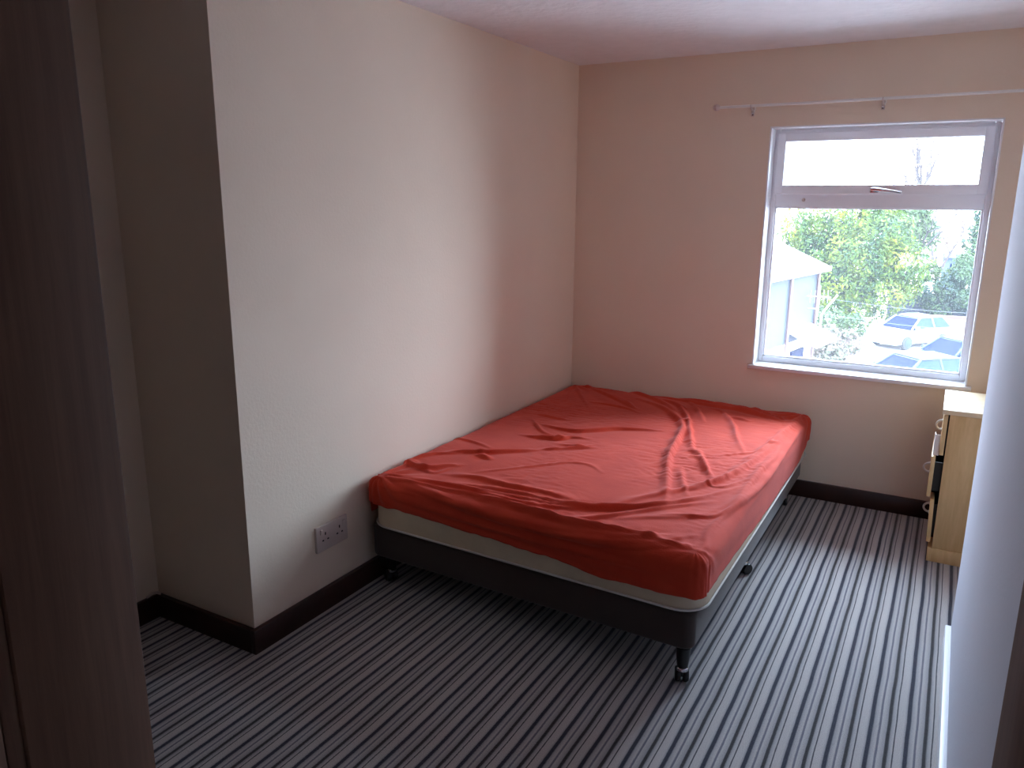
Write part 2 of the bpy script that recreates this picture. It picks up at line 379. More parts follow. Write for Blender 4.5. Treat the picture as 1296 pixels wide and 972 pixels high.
# ------------------------------------------------------------------ rounded slab (mattress, bed base)
def rslab(x0, x1, y0, y1, z0, z1, rc, re, n=10, m=5, rb=None):
    """box with plan-corner radius rc and top/bottom edge radius re"""
    bm = bmesh.new(); rings = []
    def outline(ins):
        pts = []; r = max(rc-ins, .004)
        for cx_, cy_, a0 in ((x1-rc, y1-rc, 0), (x0+rc, y1-rc, 90), (x0+rc, y0+rc, 180), (x1-rc, y0+rc, 270)):
            for i in range(n+1):
                a = math.radians(a0+90*i/n); pts.append((cx_+r*math.cos(a), cy_+r*math.sin(a)))
        return pts
    rb = rb or re
    lev = [(rb*(1-math.sin(math.pi/2*i/m)), z0+rb*(1-math.cos(math.pi/2*i/m))) for i in range(m+1)]
    lev = lev+[(re*(1-math.cos(math.pi/2*i/m)), z1-re+re*math.sin(math.pi/2*i/m)) for i in range(m+1)]
    for ins, z in lev: rings.append([bm.verts.new((p[0], p[1], z)) for p in outline(ins)])
    k = len(rings[0])
    for i in range(len(rings)-1):
        for j in range(k): bm.faces.new((rings[i][j], rings[i][(j+1) % k], rings[i+1][(j+1) % k], rings[i+1][j]))
    bm.faces.new(rings[0][::-1]); bm.faces.new(rings[-1])
    for v in bm.verts: v.co.y *= 1-SKEW*(1-v.co.x/1.36)
    o = MB(); o.bm.free(); o.bm = bm; return o

# ------------------------------------------------------------------ bed base
BX0, BX1, BY0, BY1 = .028, 1.346, -1.945, -.035
bed = thing('bed_base', (.69, -.98, 0), 'low double bed base in dark taupe fabric on black castor legs, under the red sheet', 'bed base')
rslab(BX0, BX1, BY0, BY1, .128, .256, .040, .012).build('base_body', M['base'], bed)
for i, (x, y) in enumerate(((1.312, -1.918), (1.300, -1.055), (1.295, -.200), (.085, -1.845), (.085, -1.015), (.085, -.200))):
    b = MB(); b.lathe([(.015, .052), (.018, .062), (.021, .090), (.024, .129)], (x, y, 0), 20)
    lg = b.build('leg', M['black'], bed)
    b = MB(); b.lathe([(.016, .045), (.019, .047), (.019, .055), (.016, .058)], (x, y, 0), 20)
    b.build('collar', M['chrome'], lg)
    b = MB()
    a = math.radians((20, -35, 10, 60, 0, 40)[i])
    R_ = Matrix.Rotation(a, 4, 'Z') @ Matrix.Rotation(math.radians(90), 4, 'Y')
    dx, dy = math.cos(a), math.sin(a); ox, oy = -.010*math.sin(a), .010*math.cos(a)
    for s_ in (-1, 1):
        b.lathe([(.010, -.010), (.021, -.0095), (.0245, -.004), (.0245, .004), (.021, .0095), (.010, .010)], (x+s_*.0125*dx+ox, y+s_*.0125*dy+oy, .0245), 22, R_)
    b.obox((x+ox*.5, y+oy*.5, .036), (.0035, .016, .011), rot=Matrix.Rotation(a, 4, 'Z'), bev=.002)
    b.build('castor', M['black'], lg)

# ------------------------------------------------------------------ mattress
mt = rslab(.024, 1.364, -1.946, -.030, .2565, .4380, .095, .050, rb=.010).build('mattress', M['mattress'])
tag(mt, 'cream double mattress showing as a pale band below the red sheet', 'mattress')
def edge_loop(x0, x1, y0, y1, rc, z, n=10):
    pts = []
    for cx_, cy_, a0 in ((x1-rc, y1-rc, 0), (x0+rc, y1-rc, 90), (x0+rc, y0+rc, 180), (x1-rc, y0+rc, 270)):
        for i in range(n+1):
            a = math.radians(a0+90*i/n); X_ = cx_+rc*math.cos(a); pts.append((X_, (cy_+rc*math.sin(a))*(1-SKEW*(1-X_/1.36)), z))
    pts.append(pts[0]); return pts
b = MB(); b.tube(edge_loop(.020, 1.368, -1.950, -.026, .098, .2640), .0040, 8, False); b.build('piping', M['piping'], mt)

# ------------------------------------------------------------------ fitted sheet with folds
FOLDS = [
    ([(0.063, -1.92), (0.453, -1.891), (0.909, -1.912), (1.183, -1.893), (1.342, -1.9)], 0.012, 0.016),
    ([(0.173, -1.855), (0.569, -1.822), (0.907, -1.756), (1.125, -1.604), (1.307, -1.285)], 0.012, 0.01),
    ([(0.158, -1.928), (0.644, -1.97), (1.06, -1.96), (1.302, -1.893)], 0.014, 0.012),
    ([(0.085, -1.986), (0.491, -2.002), (0.929, -2.011), (1.247, -2.008)], 0.016, 0.008),
    ([(1.353, -1.892), (1.323, -1.688), (1.372, -1.118), (1.361, -0.252)], 0.012, 0.012),
    ([(1.057, -0.027), (1.177, -0.143), (1.302, -0.228)], 0.012, 0.012),
    ([(0.818, -0.024), (1.038, -0.108), (1.17, -0.196)], 0.012, 0.01),
    ([(0.052, -1.768), (0.067, -1.691), (0.21, -1.76), (0.244, -1.654)], 0.012, 0.006),
    ([(0.211, -1.437), (0.317, -1.488)], 0.01, 0.005),
    ([(0.479, -1.156), (0.572, -1.162), (0.617, -1.105)], 0.01, 0.01),
    ([(0.3, -1.101), (0.414, -1.099), (0.479, -1.041)], 0.01, 0.01),
    ([(0.3, -0.392), (0.497, -0.408), (0.603, -0.472)], 0.012, 0.009),
    ([(1.016, -1.044), (1.07, -1.012), (1.204, -1.244)], 0.012, 0.008),
    ([(1.136, -1.284), (1.244, -1.313), (1.31, -1.181)], 0.008, 0.006),
    ([(1.145, -1.7), (1.316, -1.58), (1.35, -1.251)], 0.012, 0.008),
    ([(0.268, -1.123), (0.38, -1.112), (0.454, -1.093), (0.493, -1.044), (0.567, -1.026)], 0.012, 0.013),
    ([(0.271, -0.924), (0.382, -0.946), (0.468, -0.946), (0.53, -0.897), (0.609, -0.81), (0.702, -0.755), (0.802, -0.719)], 0.013, 0.016),
    ([(0.202, -0.881), (0.319, -1.016), (0.39, -1.05)], 0.01, 0.008),
    ([(0.119, -1.526), (0.194, -1.481), (0.28, -1.436), (0.354, -1.369), (0.44, -1.285)], 0.014, 0.017),
    ([(0.451, -1.269), (0.518, -1.222)], 0.01, 0.01),
    ([(0.527, -1.2), (0.632, -1.127)], 0.01, 0.01),
    ([(0.001, -1.338), (0.123, -1.338), (0.256, -1.379)], 0.012, 0.007),
    ([(0.167, -0.77), (0.282, -0.79), (0.351, -0.792)], 0.012, 0.01),
    ([(0.247, -1.482), (0.331, -1.51)], 0.014, 0.015),
    ([(-0.002, -1.686), (0.147, -1.737), (0.223, -1.658), (0.257, -1.638)], 0.018, 0.016),
    ([(-0.024, -1.77), (0.033, -1.683), (0.083, -1.58), (0.18, -1.504)], 0.014, 0.01),
    ([(0.349, -1.673), (0.451, -1.571), (0.549, -1.455), (0.626, -1.364), (0.71, -1.344), (0.797, -1.407)], 0.01, 0.006),
    ([(0.271, -1.747), (0.395, -1.714), (0.543, -1.73), (0.694, -1.715), (0.829, -1.718)], 0.02, 0.014),
    ([(0.317, -1.813), (0.57, -1.777), (0.821, -1.768), (0.958, -1.717), (1.082, -1.637), (1.245, -1.437)], 0.016, 0.012),
    ([(0.739, -1.925), (0.877, -1.885), (0.989, -1.792), (1.093, -1.667), (1.257, -1.481)], 0.016, 0.01),
    ([(0.043, -1.897), (0.348, -1.839), (0.667, -1.847), (0.911, -1.756), (1.122, -1.605)], 0.016, 0.01),
    ([(0.411, -1.904), (0.671, -1.905), (0.908, -1.917), (1.091, -1.896), (1.203, -1.876), (1.284, -1.81)], 0.018, 0.012),
    ([(0.832, -1.967), (1.057, -1.948), (1.262, -1.89), (1.33, -1.872)], 0.014, 0.01),
    ([(0.11, -1.89), (0.423, -1.942), (0.819, -1.949), (1.24, -1.89)], 0.02, 0.01),
    ([(0.496, -0.176), (0.653, -0.287), (0.783, -0.444), (0.876, -0.602), (0.923, -0.842), (0.96, -1.057), (1.02, -1.261), (1.09, -1.481), (1.117, -1.571)], 0.018, 0.022),
    ([(0.576, -0.101), (0.715, -0.2), (0.837, -0.412), (0.926, -0.652), (1.01, -0.895), (1.051, -0.971)], 0.016, 0.022),
    ([(1.038, -0.896), (1.101, -1.036), (1.18, -1.222)], 0.014, 0.014),
    ([(1.043, -1.161), (1.11, -1.344), (1.163, -1.462)], 0.013, 0.01),
    ([(0.312, -0.177), (0.435, -0.266), (0.555, -0.395)], 0.013, 0.012),
    ([(0.06, -0.007), (0.278, -0.173), (0.438, -0.293), (0.567, -0.415)], 0.014, 0.013),
    ([(0.28, 0.003), (0.429, -0.053), (0.621, -0.183), (0.771, -0.362)], 0.016, 0.014),
    ([(0.723, -0.068), (0.823, -0.212), (0.939, -0.462)], 0.013, 0.012),
    ([(0.889, -0.172), (0.967, -0.221), (1.071, -0.425), (1.148, -0.654), (1.216, -0.823)], 0.014, 0.015),
    ([(0.069, 0.062), (0.403, 0.018), (0.662, -0.024), (0.909, -0.085), (1.119, -0.153), (1.235, -0.219)], 0.022, 0.016),
    ([(0.555, -0.062), (0.862, -0.114), (1.031, -0.135), (1.191, -0.201), (1.309, -0.24)], 0.014, 0.014),
    ([(1.024, -0.279), (1.128, -0.327)], 0.012, 0.01),
    ([(1.326, -0.229), (1.307, -0.484), (1.278, -0.786), (1.241, -0.999)], 0.014, 0.01),
    ([(1.321, -0.249), (1.312, -0.622), (1.275, -0.984), (1.234, -1.197), (1.172, -1.357), (1.023, -1.583), (0.934, -1.731)], 0.02, 0.013),
    ([(1.313, -0.475), (1.346, -0.794), (1.334, -1.005), (1.33, -1.401), (1.303, -1.565)], 0.016, 0.01),
    ([(1.257, -1.105), (1.219, -1.256), (1.16, -1.364)], 0.01, 0.008),
    ([(1.342, -1.394), (1.254, -1.633), (1.087, -1.751), (0.972, -1.819)], 0.022, 0.006),
    ([(1.023, -1.937), (1.145, -1.908), (1.219, -1.839)], 0.014, 0.012),
    ([(0.029, -0.026), (0.188, -0.284), (0.354, -0.542)], 0.01, 0.006),
    ([(0.053, -0.135), (0.178, -0.449)], 0.01, 0.006),
    ([(0.498, -1.235), (0.639, -1.134)], 0.01, 0.009),
    ([(0.424, -1.087), (0.471, -1.077)], 0.012, 0.01),
    ([(1.283, -0.681), (1.316, -0.626)], 0.01, 0.008),
    ([(1.138, -0.935), (1.208, -0.862), (1.278, -0.786)], 0.01, 0.006),
]

def smooth_poly(pts, n=8):
    P = [np.array(p) for p in pts]; out = []
    if len(P) < 3:
        for i in range(len(P)-1):
            for t in np.linspace(0, 1, n, endpoint=False): out.append(P[i]*(1-t)+P[i+1]*t)
        out.append(P[-1]); return np.array(out)
    Q = [2*P[0]-P[1]]+P+[2*P[-1]-P[-2]]
    for i in range(1, len(Q)-2):
        for t in np.linspace(0, 1, n, endpoint=False):
            a, b_, c, d = Q[i-1], Q[i], Q[i+1], Q[i+2]
            out.append(.5*((2*b_)+(-a+c)*t+(2*a-5*b_+4*c-d)*t*t+(-a+3*b_-3*c+d)*t**3))
    out.append(P[-1]); return np.array(out)

def fold_height(U):
    """U: (N,2) unrolled sheet coordinates -> height of the folds"""
    h = np.zeros(len(U))
    for pts, wd_, ht in FOLDS:
        c = smooth_poly(pts); seg = c[1:]-c[:-1]; L = np.linalg.norm(seg, axis=1); cum = np.concatenate([[0], np.cumsum(L)]); tot = cum[-1]
        lo = c.min(0)-.12; hi = c.max(0)+.12
        idx = np.where((U[:, 0] > lo[0]) & (U[:, 0] < hi[0]) & (U[:, 1] > lo[1]) & (U[:, 1] < hi[1]))[0]
        if len(idx) == 0: continue
        q = U[idx]; best = np.full(len(idx), 9.); arc = np.zeros(len(idx)); side = np.ones(len(idx))
        for i in range(len(seg)):
            if L[i] < 1e-6: continue
            t = np.clip(((q-c[i])@seg[i])/(L[i]**2), 0, 1); v = q-(c[i]+t[:, None]*seg[i]); dd = np.linalg.norm(v, axis=1)
            m_ = dd < best; best[m_] = dd[m_]; arc[m_] = cum[i]+t[m_]*L[i]
            # the camera side (towards -y, +x) of a fold falls away more steeply
            sd = np.where(v[:, 1]*.86-v[:, 0]*.5 < 0, .62, 1.5); side[m_] = sd[m_]
        s_ = arc/max(tot, 1e-6); tap = np.clip(np.sin(np.pi*np.clip(s_, 0.02, .98))**.6, 0, 1)
        wv = wd_*side*(.85+.15*np.sin(arc*40))
        h[idx] += ht*FOLD_GAIN*tap*np.exp(-(best/wv)**2) - .18*ht*tap*np.exp(-(best/(wd_*3.2))**2)
    return h
FOLD_GAIN = 1.1

def nz(u, v, s, seed=0.):
    return noise.noise(Vector((u*s, v*s, seed)))

def build_sheet():
    X0, X1, Y0_, Y1_ = .020, 1.369, -1.952, -.024; ZT = .4500; r = .042
    ix0, ix1, iy0, iy1 = X0+r, X1-r, Y0_+r, Y1_-r
    st = .0065
    nu = int(round((ix1-ix0)/st)); nv = int(round((iy1-iy0)/st))
    us = np.linspace(ix0, ix1, nu+1); vs_ = np.linspace(iy0, iy1, nv+1)
    V = []; N_ = []; UU = []; T_ = []
    idx = np.zeros((nu+1, nv+1), int)
    for i, u in enumerate(us):
        for j, v in enumerate(vs_):
            idx[i, j] = len(V); V.append((u, v, ZT)); N_.append((0, 0, 1)); UU.append((u, v)); T_.append(0)
    faces = []
    for i in range(nu):
        for j in range(nv): faces.append((idx[i, j], idx[i+1, j], idx[i+1, j+1], idx[i, j+1]))
    # perimeter, counter-clockwise, with a fan at each corner
    per = []
    for i in range(nu+1): per.append((us[i], iy0, 0, -1, idx[i, 0]))
    fan = 14
    for k in range(1, fan): a = math.radians(-90+90*k/fan); per.append((ix1, iy0, math.cos(a), math.sin(a), idx[nu, 0]))
    for j in range(nv+1): per.append((ix1, vs_[j], 1, 0, idx[nu, j]))
    for k in range(1, fan): a = math.radians(90*k/fan); per.append((ix1, iy1, math.cos(a), math.sin(a), idx[nu, nv]))
    for i in range(nu, -1, -1): per.append((us[i], iy1, 0, 1, idx[i, nv]))
    for k in range(1, fan): a = math.radians(90+90*k/fan); per.append((ix0, iy1, math.cos(a), math.sin(a), idx[0, nv]))
    for j in range(nv, -1, -1): per.append((ix0, vs_[j], -1, 0, idx[0, j]))
    for k in range(1, fan): a = math.radians(180+90*k/fan); per.append((ix0, iy0, math.cos(a), math.sin(a), idx[0, 0]))
    NP = len(per); rings = 30; ring_idx = np.zeros((rings+1, NP), int)
    for p, (px, py, nx, ny, ti) in enumerate(per):
        # hem height around the bed
        ex, ey = px+nx*r, py+ny*r
        if ny < -.3: zh = np.interp(ex, [0, .07, .41, .82, 1.03, 1.24, 1.37], [.358, .350, .343, .328, .306, .310, .318])
        elif nx > .3: zh = np.interp(-ey, [0, .3, .8, 1.3, 1.75, 1.95], [.345, .285, .283, .300, .318, .320])
        else: zh = .30
        zh += .006*nz(ex, ey, 9, 3)+.003*nz(ex, ey, 31, 5)
        tmax = r*math.pi/2+(ZT-r-zh)
        for k in range(rings+1):
            t = tmax*k/rings
            if k == 0: ring_idx[k, p] = ti; continue
            if t < r*math.pi/2:
                a = t/r; x = px+nx*r*math.sin(a); y = py+ny*r*math.sin(a); z = ZT-r*(1-math.cos(a)); n3 = (nx*math.sin(a), ny*math.sin(a), math.cos(a))
            else:
                x = px+nx*r; y = py+ny*r; z = ZT-r-(t-r*math.pi/2); n3 = (nx, ny, 0)
            ring_idx[k, p] = len(V); V.append((x, y, z)); N_.append(n3); UU.append((px+nx*t, py+ny*t)); T_.append(t)
    for k in range(rings):
        for p in range(NP):
            a, b_, c, d = ring_idx[k, p], ring_idx[k, (p+1) % NP], ring_idx[k+1, (p+1) % NP], ring_idx[k+1, p]
            f = [a, d, c, b_]; g = []
            for v in f:
                if v not in g: g.append(v)
            if len(g) >= 3: faces.append(tuple(g))
    V = np.array(V); N_ = np.array(N_); UU = np.array(UU); T_ = np.array(T_)
    h = fold_height(UU)
    ex = np.zeros(len(V))
    for i in range(len(V)):
        u, v = UU[i]; t = T_[i]
        # broad softness of the mattress top
        a = .006*nz(u, v, 3.1, 1) if t < .05 else 0
        # small random creasing, a little stretched along the bed width
        warp = nz(u, v, 5, 11)*.08
        c1 = nz(u*1.0+warp, v*2.0, 13, 21); c2 = nz(u*2.2, v*1.3+warp, 21, 33)
        sid = max(0, 1-t/.03)
        rg = max(0., nz(u, v, 2.3, 77)*1.6+.45)
        a += sid*rg*(.0020*(1-abs(c1)*2.4)+.0011*(1-abs(c2)*2.4))
        # tension lines running along the sides near the hem
        if t > .02:
            f = min(1, (t-.02)/.05); front = V[i][1] < Y0_+.06
            if front: q_ = nz(u*.9, v*15+u*1.2, 2.0, 41)
            else: q_ = nz((u-v*.06)*12, v*.7, 2.0, 41)
            a += f*(.0065 if front else .0035)*q_
        ex[i] = a
    # creased pleats gathered at the corners
    for cx_, cy_, amp in ((ix1, iy1, .007), (ix0, iy1, .006), (ix0, iy0, .006), (ix1, iy0, .0012)):
        dx = UU[:, 0]-cx_; dy = UU[:, 1]-cy_; d_ = np.hypot(dx, dy); an = np.arctan2(dy, dx)
        ex += amp*np.exp(-(d_/.16)**2)*np.sin(an*11+d_*8)*np.clip(d_/.03, 0, 1)
    # drawn in a little at the foot by the elastic
    disp = h+ex+.002
    V2 = V+N_*disp[:, None]
    # keep clear of the two walls the bed stands against
    V2[:, 0] = np.maximum(V2[:, 0], .0195); V2[:, 1] = np.minimum(V2[:, 1], -.0195)
    V2[:, 1] *= 1-SKEW*(1-V2[:, 0]/1.36)
    me = bpy.data.meshes.new('fitted_sheet'); me.from_pydata([tuple(v) for v in V2], [], faces); me.materials.append(M['sheet'])
    me.polygons.foreach_set('use_smooth', [True]*len(me.polygons)); me.update()
    o = bpy.data.objects.new('fitted_sheet', me); C.objects.link(o)
    sm = o.modifiers.new('cloth_thickness', 'SOLIDIFY'); sm.thickness = .0012; sm.offset = 1
    return tag(o, 'crumpled red fitted sheet stretched over the double mattress', 'bed sheet')
build_sheet()

# ------------------------------------------------------------------ chest of drawers
CY0, CY1, CXB, CZ = -.525, -.125, 2.345, .675
ch = thing('chest_of_drawers', (2.15, -.325, 0), 'narrow pale beech chest of drawers under the window, its drawers hanging open unevenly', 'chest of drawers')
b = MB()
b.box((1.974, CY0, .060), (CXB, CY0+.016, .655), .001); b.box((1.974, CY1-.016, .060), (CXB, CY1, .655), .001)
b.box((CXB-.008, CY0+.016, .060), (CXB, CY1-.016, .655)); b.box((1.98, CY0+.016, .060), (CXB-.008, CY1-.016, .076))
b.build('carcass', M['beech'], ch)
b = MB(); b.box((1.946, CY0-.006, .655), (CXB+.004, CY1+.006, CZ), .0015); b.build('top_board', M['beech_top'], ch)
b = MB(); b.box((1.958, CY0-.004, 0), (1.974, CY1+.004, .060), .001); b.box((1.974, CY0-.004, 0), (CXB, CY0+.012, .060), .001); b.box((1.974, CY1-.012, 0), (CXB, CY1+.004, .060), .001)
b.build('plinth', M['beech'], ch)
for i, (xo, z0, z1, tilt, gap) in enumerate(((1.952, .476, .650, 0, 0), (1.926, .288, .466, 0, 1), (1.943, .084, .278, -.030, 1))):
    b = MB(); b.box((0, CY0+.002, z0), (.016, CY1-.002, z1), .0012)
    dr = b.build('drawer', M['beech'])
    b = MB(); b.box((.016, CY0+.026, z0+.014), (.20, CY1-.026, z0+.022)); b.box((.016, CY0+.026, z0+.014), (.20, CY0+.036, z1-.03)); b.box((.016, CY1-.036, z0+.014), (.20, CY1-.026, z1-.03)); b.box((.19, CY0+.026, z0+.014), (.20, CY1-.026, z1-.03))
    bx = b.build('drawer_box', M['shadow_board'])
    # bow handle standing out from the drawer front
    zc = (z0+z1)/2+(-.005, -.020, -.010)[i]; pts = []; yc = -.325
    for k in range(13):
        a = math.pi*k/12; pts.append((-.024*math.sin(a), yc, zc+.021*math.cos(a)))
    b = MB(); b.tube(pts, .0045, 10); b.lathe([(.008, 0), (.008, .003)], (0, yc, zc+.021), 14, Matrix.Rotation(math.radians(-90), 4, 'Y')); b.lathe([(.008, 0), (.008, .003)], (0, yc, zc-.021), 14, Matrix.Rotation(math.radians(-90), 4, 'Y'))
    hn = b.build('handle', M['white_metal'])
    dr.matrix_basis = Matrix.Translation((xo, 0, 0)) @ Matrix.Translation((0, 0, z1)) @ Matrix.Rotation(tilt, 4, 'Y') @ Matrix.Translation((0, 0, -z1))
    bx.parent = dr; hn.parent = dr
    put_under(dr, ch)
    hn['label'] = 'white bow handle'
b = MB(); b.prism([(1.929, -.455), (1.930, -.497), (1.9505, -.500), (1.9507, -.497), (1.932, -.495), (1.931, -.455)], .4665, .557, 'z')
tag(b.build('folded_card', M['card'], smooth=False), 'white folded card wedged upright on the edge of the open middle drawer', 'card')

# ------------------------------------------------------------------ curtain rail
rz = lambda x: 1.966+(x-.785)*.004
cr = thing('curtain_rail', (.785, -.045, 1.966), 'thin white curtain rail above the window with knob end and small brackets', 'curtain rail')
b = MB(); b.tube([(.795, -.045, rz(.8)), (1.2, -.045, rz(1.2)-.001), (1.7, -.045, rz(1.7)), (2.42, -.045, rz(2.42))], .0065, 12); b.build('rail', M['white_metal'], cr)
b = MB(); b.lathe([(.004, -.018), (.013, -.012), (.017, 0), (.013, .012), (.007, .018)], (.785, -.045, rz(.785)), 18, Matrix.Rotation(math.radians(90), 4, 'Y')); b.build('finial', M['socket'], cr)
for x in (.955, 1.543, 2.13):
    b = MB(); z = rz(x); b.box((x-.008, -.006, z-.046), (x+.008, .000, z-.004), .002); b.tube([(x, -.004, z-.018), (x, -.030, z-.018), (x, -.044, z-.012)], .0045, 8)
    b.tube([(x, -.045+.012*math.cos(t*.5), z-.012*math.sin(t*.5)*1.0) for t in range(-1, 8)], .0025, 6)
    b.build('bracket', M['socket'], cr)
    b = MB(); b.lathe([(.003, 0), (.006, .001), (.006, .004), (.002, .005)], (x, -.006, z-.036), 10, Matrix.Rotation(math.radians(90), 4, 'X')); b.build('screw', M['chrome'], cr)
for x in (.975, 1.556):
    b = MB(); z = rz(x)-.0065; b.tube([(x, -.045, z), (x+.003, -.045, z-.010), (x-.004, -.045, z-.018), (x, -.045, z-.024)], .002, 6)
    b.build('glider', M['white_metal'], cr)

# ------------------------------------------------------------------ double socket on the left wall
sy0, sy1, sz0_, sz1_ = -2.178, -2.012, .236, .336
so = thing('wall_socket', (0, -2.095, .286), 'double plug socket low on the left wall beside the bed', 'wall socket')
b = MB(); b.box((-.001, sy0, sz0_), (.011, sy1, sz1_), .003); b.build('face_plate', M['socket'], so)
for k, yc in enumerate((sy0+.045, sy1-.045)):
    for hy, hz_, ay, az in ((0, .066, .0026, .0055), (-.013, .042, .0042, .0026), (.013, .042, .0042, .0026)):
        b = MB(); b.obox((.0112, yc+hy, sz0_+hz_), (.0006, ay, az)); b.build('pin_hole', M['slot'], so, smooth=False)
    ys = yc+(-.022 if k == 0 else .022)
    b = MB(); b.obox((.012, ys, sz1_-.022), (.0035, .0055, .0095), rot=Matrix.Rotation(math.radians(9), 4, 'Y'), bev=.0012); b.build('rocker_switch', M['socket'], so)
# cable end lying on the alcove skirting
b = MB(); b.tube([(XA+.008, -D-.055, zs+.004), (XA+.012, -D-.035, zs+.010), (XA+.02, -D-.022, zs+.012), (XA+.03, -D-.012, zs+.006)], .0045, 8)
tag(b.build('cable_end', M['socket']), 'short pale cable end in the alcove corner on top of the dark skirting', 'cable')

# ------------------------------------------------------------------ outside: ground, building, trees, cars
GZ = -5.0
b = MB(); b.box((-70, 3, GZ-.3), (70, 120, GZ)); struct(b.build('ground', M['asphalt'], smooth=False))
# building at the left
hb = thing('building', (-3.5, 20, GZ), 'blue grey clad building with pale sloping roof at the left of the window view', 'building')
A = Vector((-2.22, 25.0, 0)); Bp = Vector((-3.62, 16.5, 0)); dv = (Bp-A).normalized(); nv = Vector((dv.y, -dv.x, 0))
if nv.x > 0: nv = -nv       # into the building (towards -x)
EZ = -.62
def hp(s_, t_, z): p = A+dv*s_+nv*t_; return (p.x, p.y, z)
def hbox(s0, s1, t0, t1, z0, z1):
    t = bmesh.new(); vs8 = [t.verts.new(hp(s, q, z)) for z in (z0, z1) for s, q in ((s0, t0), (s1, t0), (s1, t1), (s0, t1))]
    for f in ((0, 1, 2, 3), (7, 6, 5, 4), (0, 4, 5, 1), (1, 5, 6, 2), (2, 6, 7, 3), (3, 7, 4, 0)): t.faces.new([vs8[i] for i in f])
    return t
SL = 8.6
b = MB(); b._add(hbox(0, SL, 0, 6.5, -3.0, EZ)); b.build('clad_wall', M['cladding'], hb, smooth=False)
b = MB(); b._add(hbox(.02, SL-.02, .04, 6.46, GZ, -3.0)); b.build('white_wall', M['render_wall'], hb, smooth=False)
b = MB(); t = bmesh.new(); e = .28
c = [t.verts.new(hp(*q)) for q in ((-e, -e, EZ-.02), (SL+e, -e, EZ-.02), (SL+e, 6.5+e, EZ-.02), (-e, 6.5+e, EZ-.02), (3.0, 3.2, EZ+2.1), (SL-3.0, 3.2, EZ+2.1))]
for f in ((0, 1, 5, 4), (1, 2, 5), (2, 3, 4, 5), (3, 0, 4), (3, 2, 1, 0)): t.faces.new([c[i] for i in f])
b._add(t); b.build('roof', M['roof'], hb, smooth=False)
b = MB(); b._add(hbox(-e, SL+e, -e-.03, -e+.02, EZ-.16, EZ+.0)); b.build('gutter', M['fascia'], hb, smooth=False)
for s_ in (.25, 2.9, 5.4):
    b = MB(); b.tube([hp(s_, -.07, EZ-.12), hp(s_, -.07, GZ)], .055, 8); b.build('downpipe', M['pipe'], hb)
for s0 in (1.0, 3.5):
    b = MB(); b._add(hbox(s0, s0+1.2, -.03, .03, -4.6, -3.35)); f_ = b.build('window', M['car_glass'], hb, smooth=False)
b = MB(); t = bmesh.new()
c = [t.verts.new(hp(*q)) for q in ((.5, 0, -2.55), (2.6, 0, -2.55), (2.6, -.95, -2.95), (.5, -.95, -2.95), (.5, 0, -2.67), (2.6, 0, -2.67), (2.6, -.95, -3.07), (.5, -.95, -3.07))]
for f in ((0, 1, 2, 3), (7, 6, 5, 4), (0, 4, 5, 1), (1, 5, 6, 2), (2, 6, 7, 3), (3, 7, 4, 0)): t.faces.new([c[i] for i in f])
b._add(t); b.build('canopy', M['roof'], hb, smooth=False)
# aerial fixed near the corner
p = Vector(hp(.9, -.35, -1.7))
ae = thing('aerial', p, 'white television aerial with crossed rods beside the corner of the grey building', 'aerial')
b = MB(); b.tube([p+Vector((0, 0, -.5)), p+Vector((0, 0, .5))], .02, 6); b.tube([p+Vector((0, 0, -.3)), Vector(hp(.9, 0, -2.0))], .02, 6); b.build('mast', M['fascia'], ae)
b = MB(); b.tube([p+Vector((-1.3, -.6, .18)), p+Vector((.35, .2, .1))], .025, 6)
for k in range(6):
    q = p+Vector((-.4+.13*k, -.2+.07*k, .12)); b.tube([q+Vector((0, 0, -.22)), q+Vector((0, 0, .22))], .012, 5)
b.build('boom', M['wire'], ae)

def leaf_cloud(n, blobs, size, seed, squash=1.0, low=False):
    """many small leaf sprays spread through the outer part of several ellipsoids"""
    rnd = random.Random(seed); verts = []; faces = []
    tot = sum(r**2 for *_, r in blobs)
    for (x, y, z, r) in blobs:
        for _ in range(int(n*r*r/tot)):
            while True:
                d = Vector((rnd.gauss(0, 1), rnd.gauss(0, 1), rnd.gauss(0, 1)))
                if d.length > .01: break
            d.normalize(); rad = r*(1-abs(rnd.gauss(0, .16)))*(1+.38*noise.noise(d*2.6+Vector((x, y, z))))
            p = Vector((x, y, z))+Vector((d.x, d.y, d.z*squash))*rad
            nrm = (d+Vector((rnd.uniform(-.8, .8), rnd.uniform(-.8, .8), rnd.uniform(-.4, .9)))).normalized()
            a = nrm.orthogonal().normalized(); a = (Matrix.Rotation(rnd.uniform(0, 6.28), 3, nrm) @ a); c = nrm.cross(a)
            s_ = size*rnd.uniform(.55, 1.35); i = len(verts)
            verts += [p-a*s_, p+c*s_*.42+nrm*s_*.1, p+a*s_, p-c*s_*.42+nrm*s_*.1]; faces.append((i, i+1, i+2, i+3))
    return verts, faces
def foliage(name, data, m, parent=None):
    me = bpy.data.meshes.new(name); me.from_pydata([tuple(v) for v in data[0]], [], data[1]); me.materials.append(m)
    o = bpy.data.objects.new(name, me); C.objects.link(o)
    if parent is not None: put_under(o, parent)
    return o
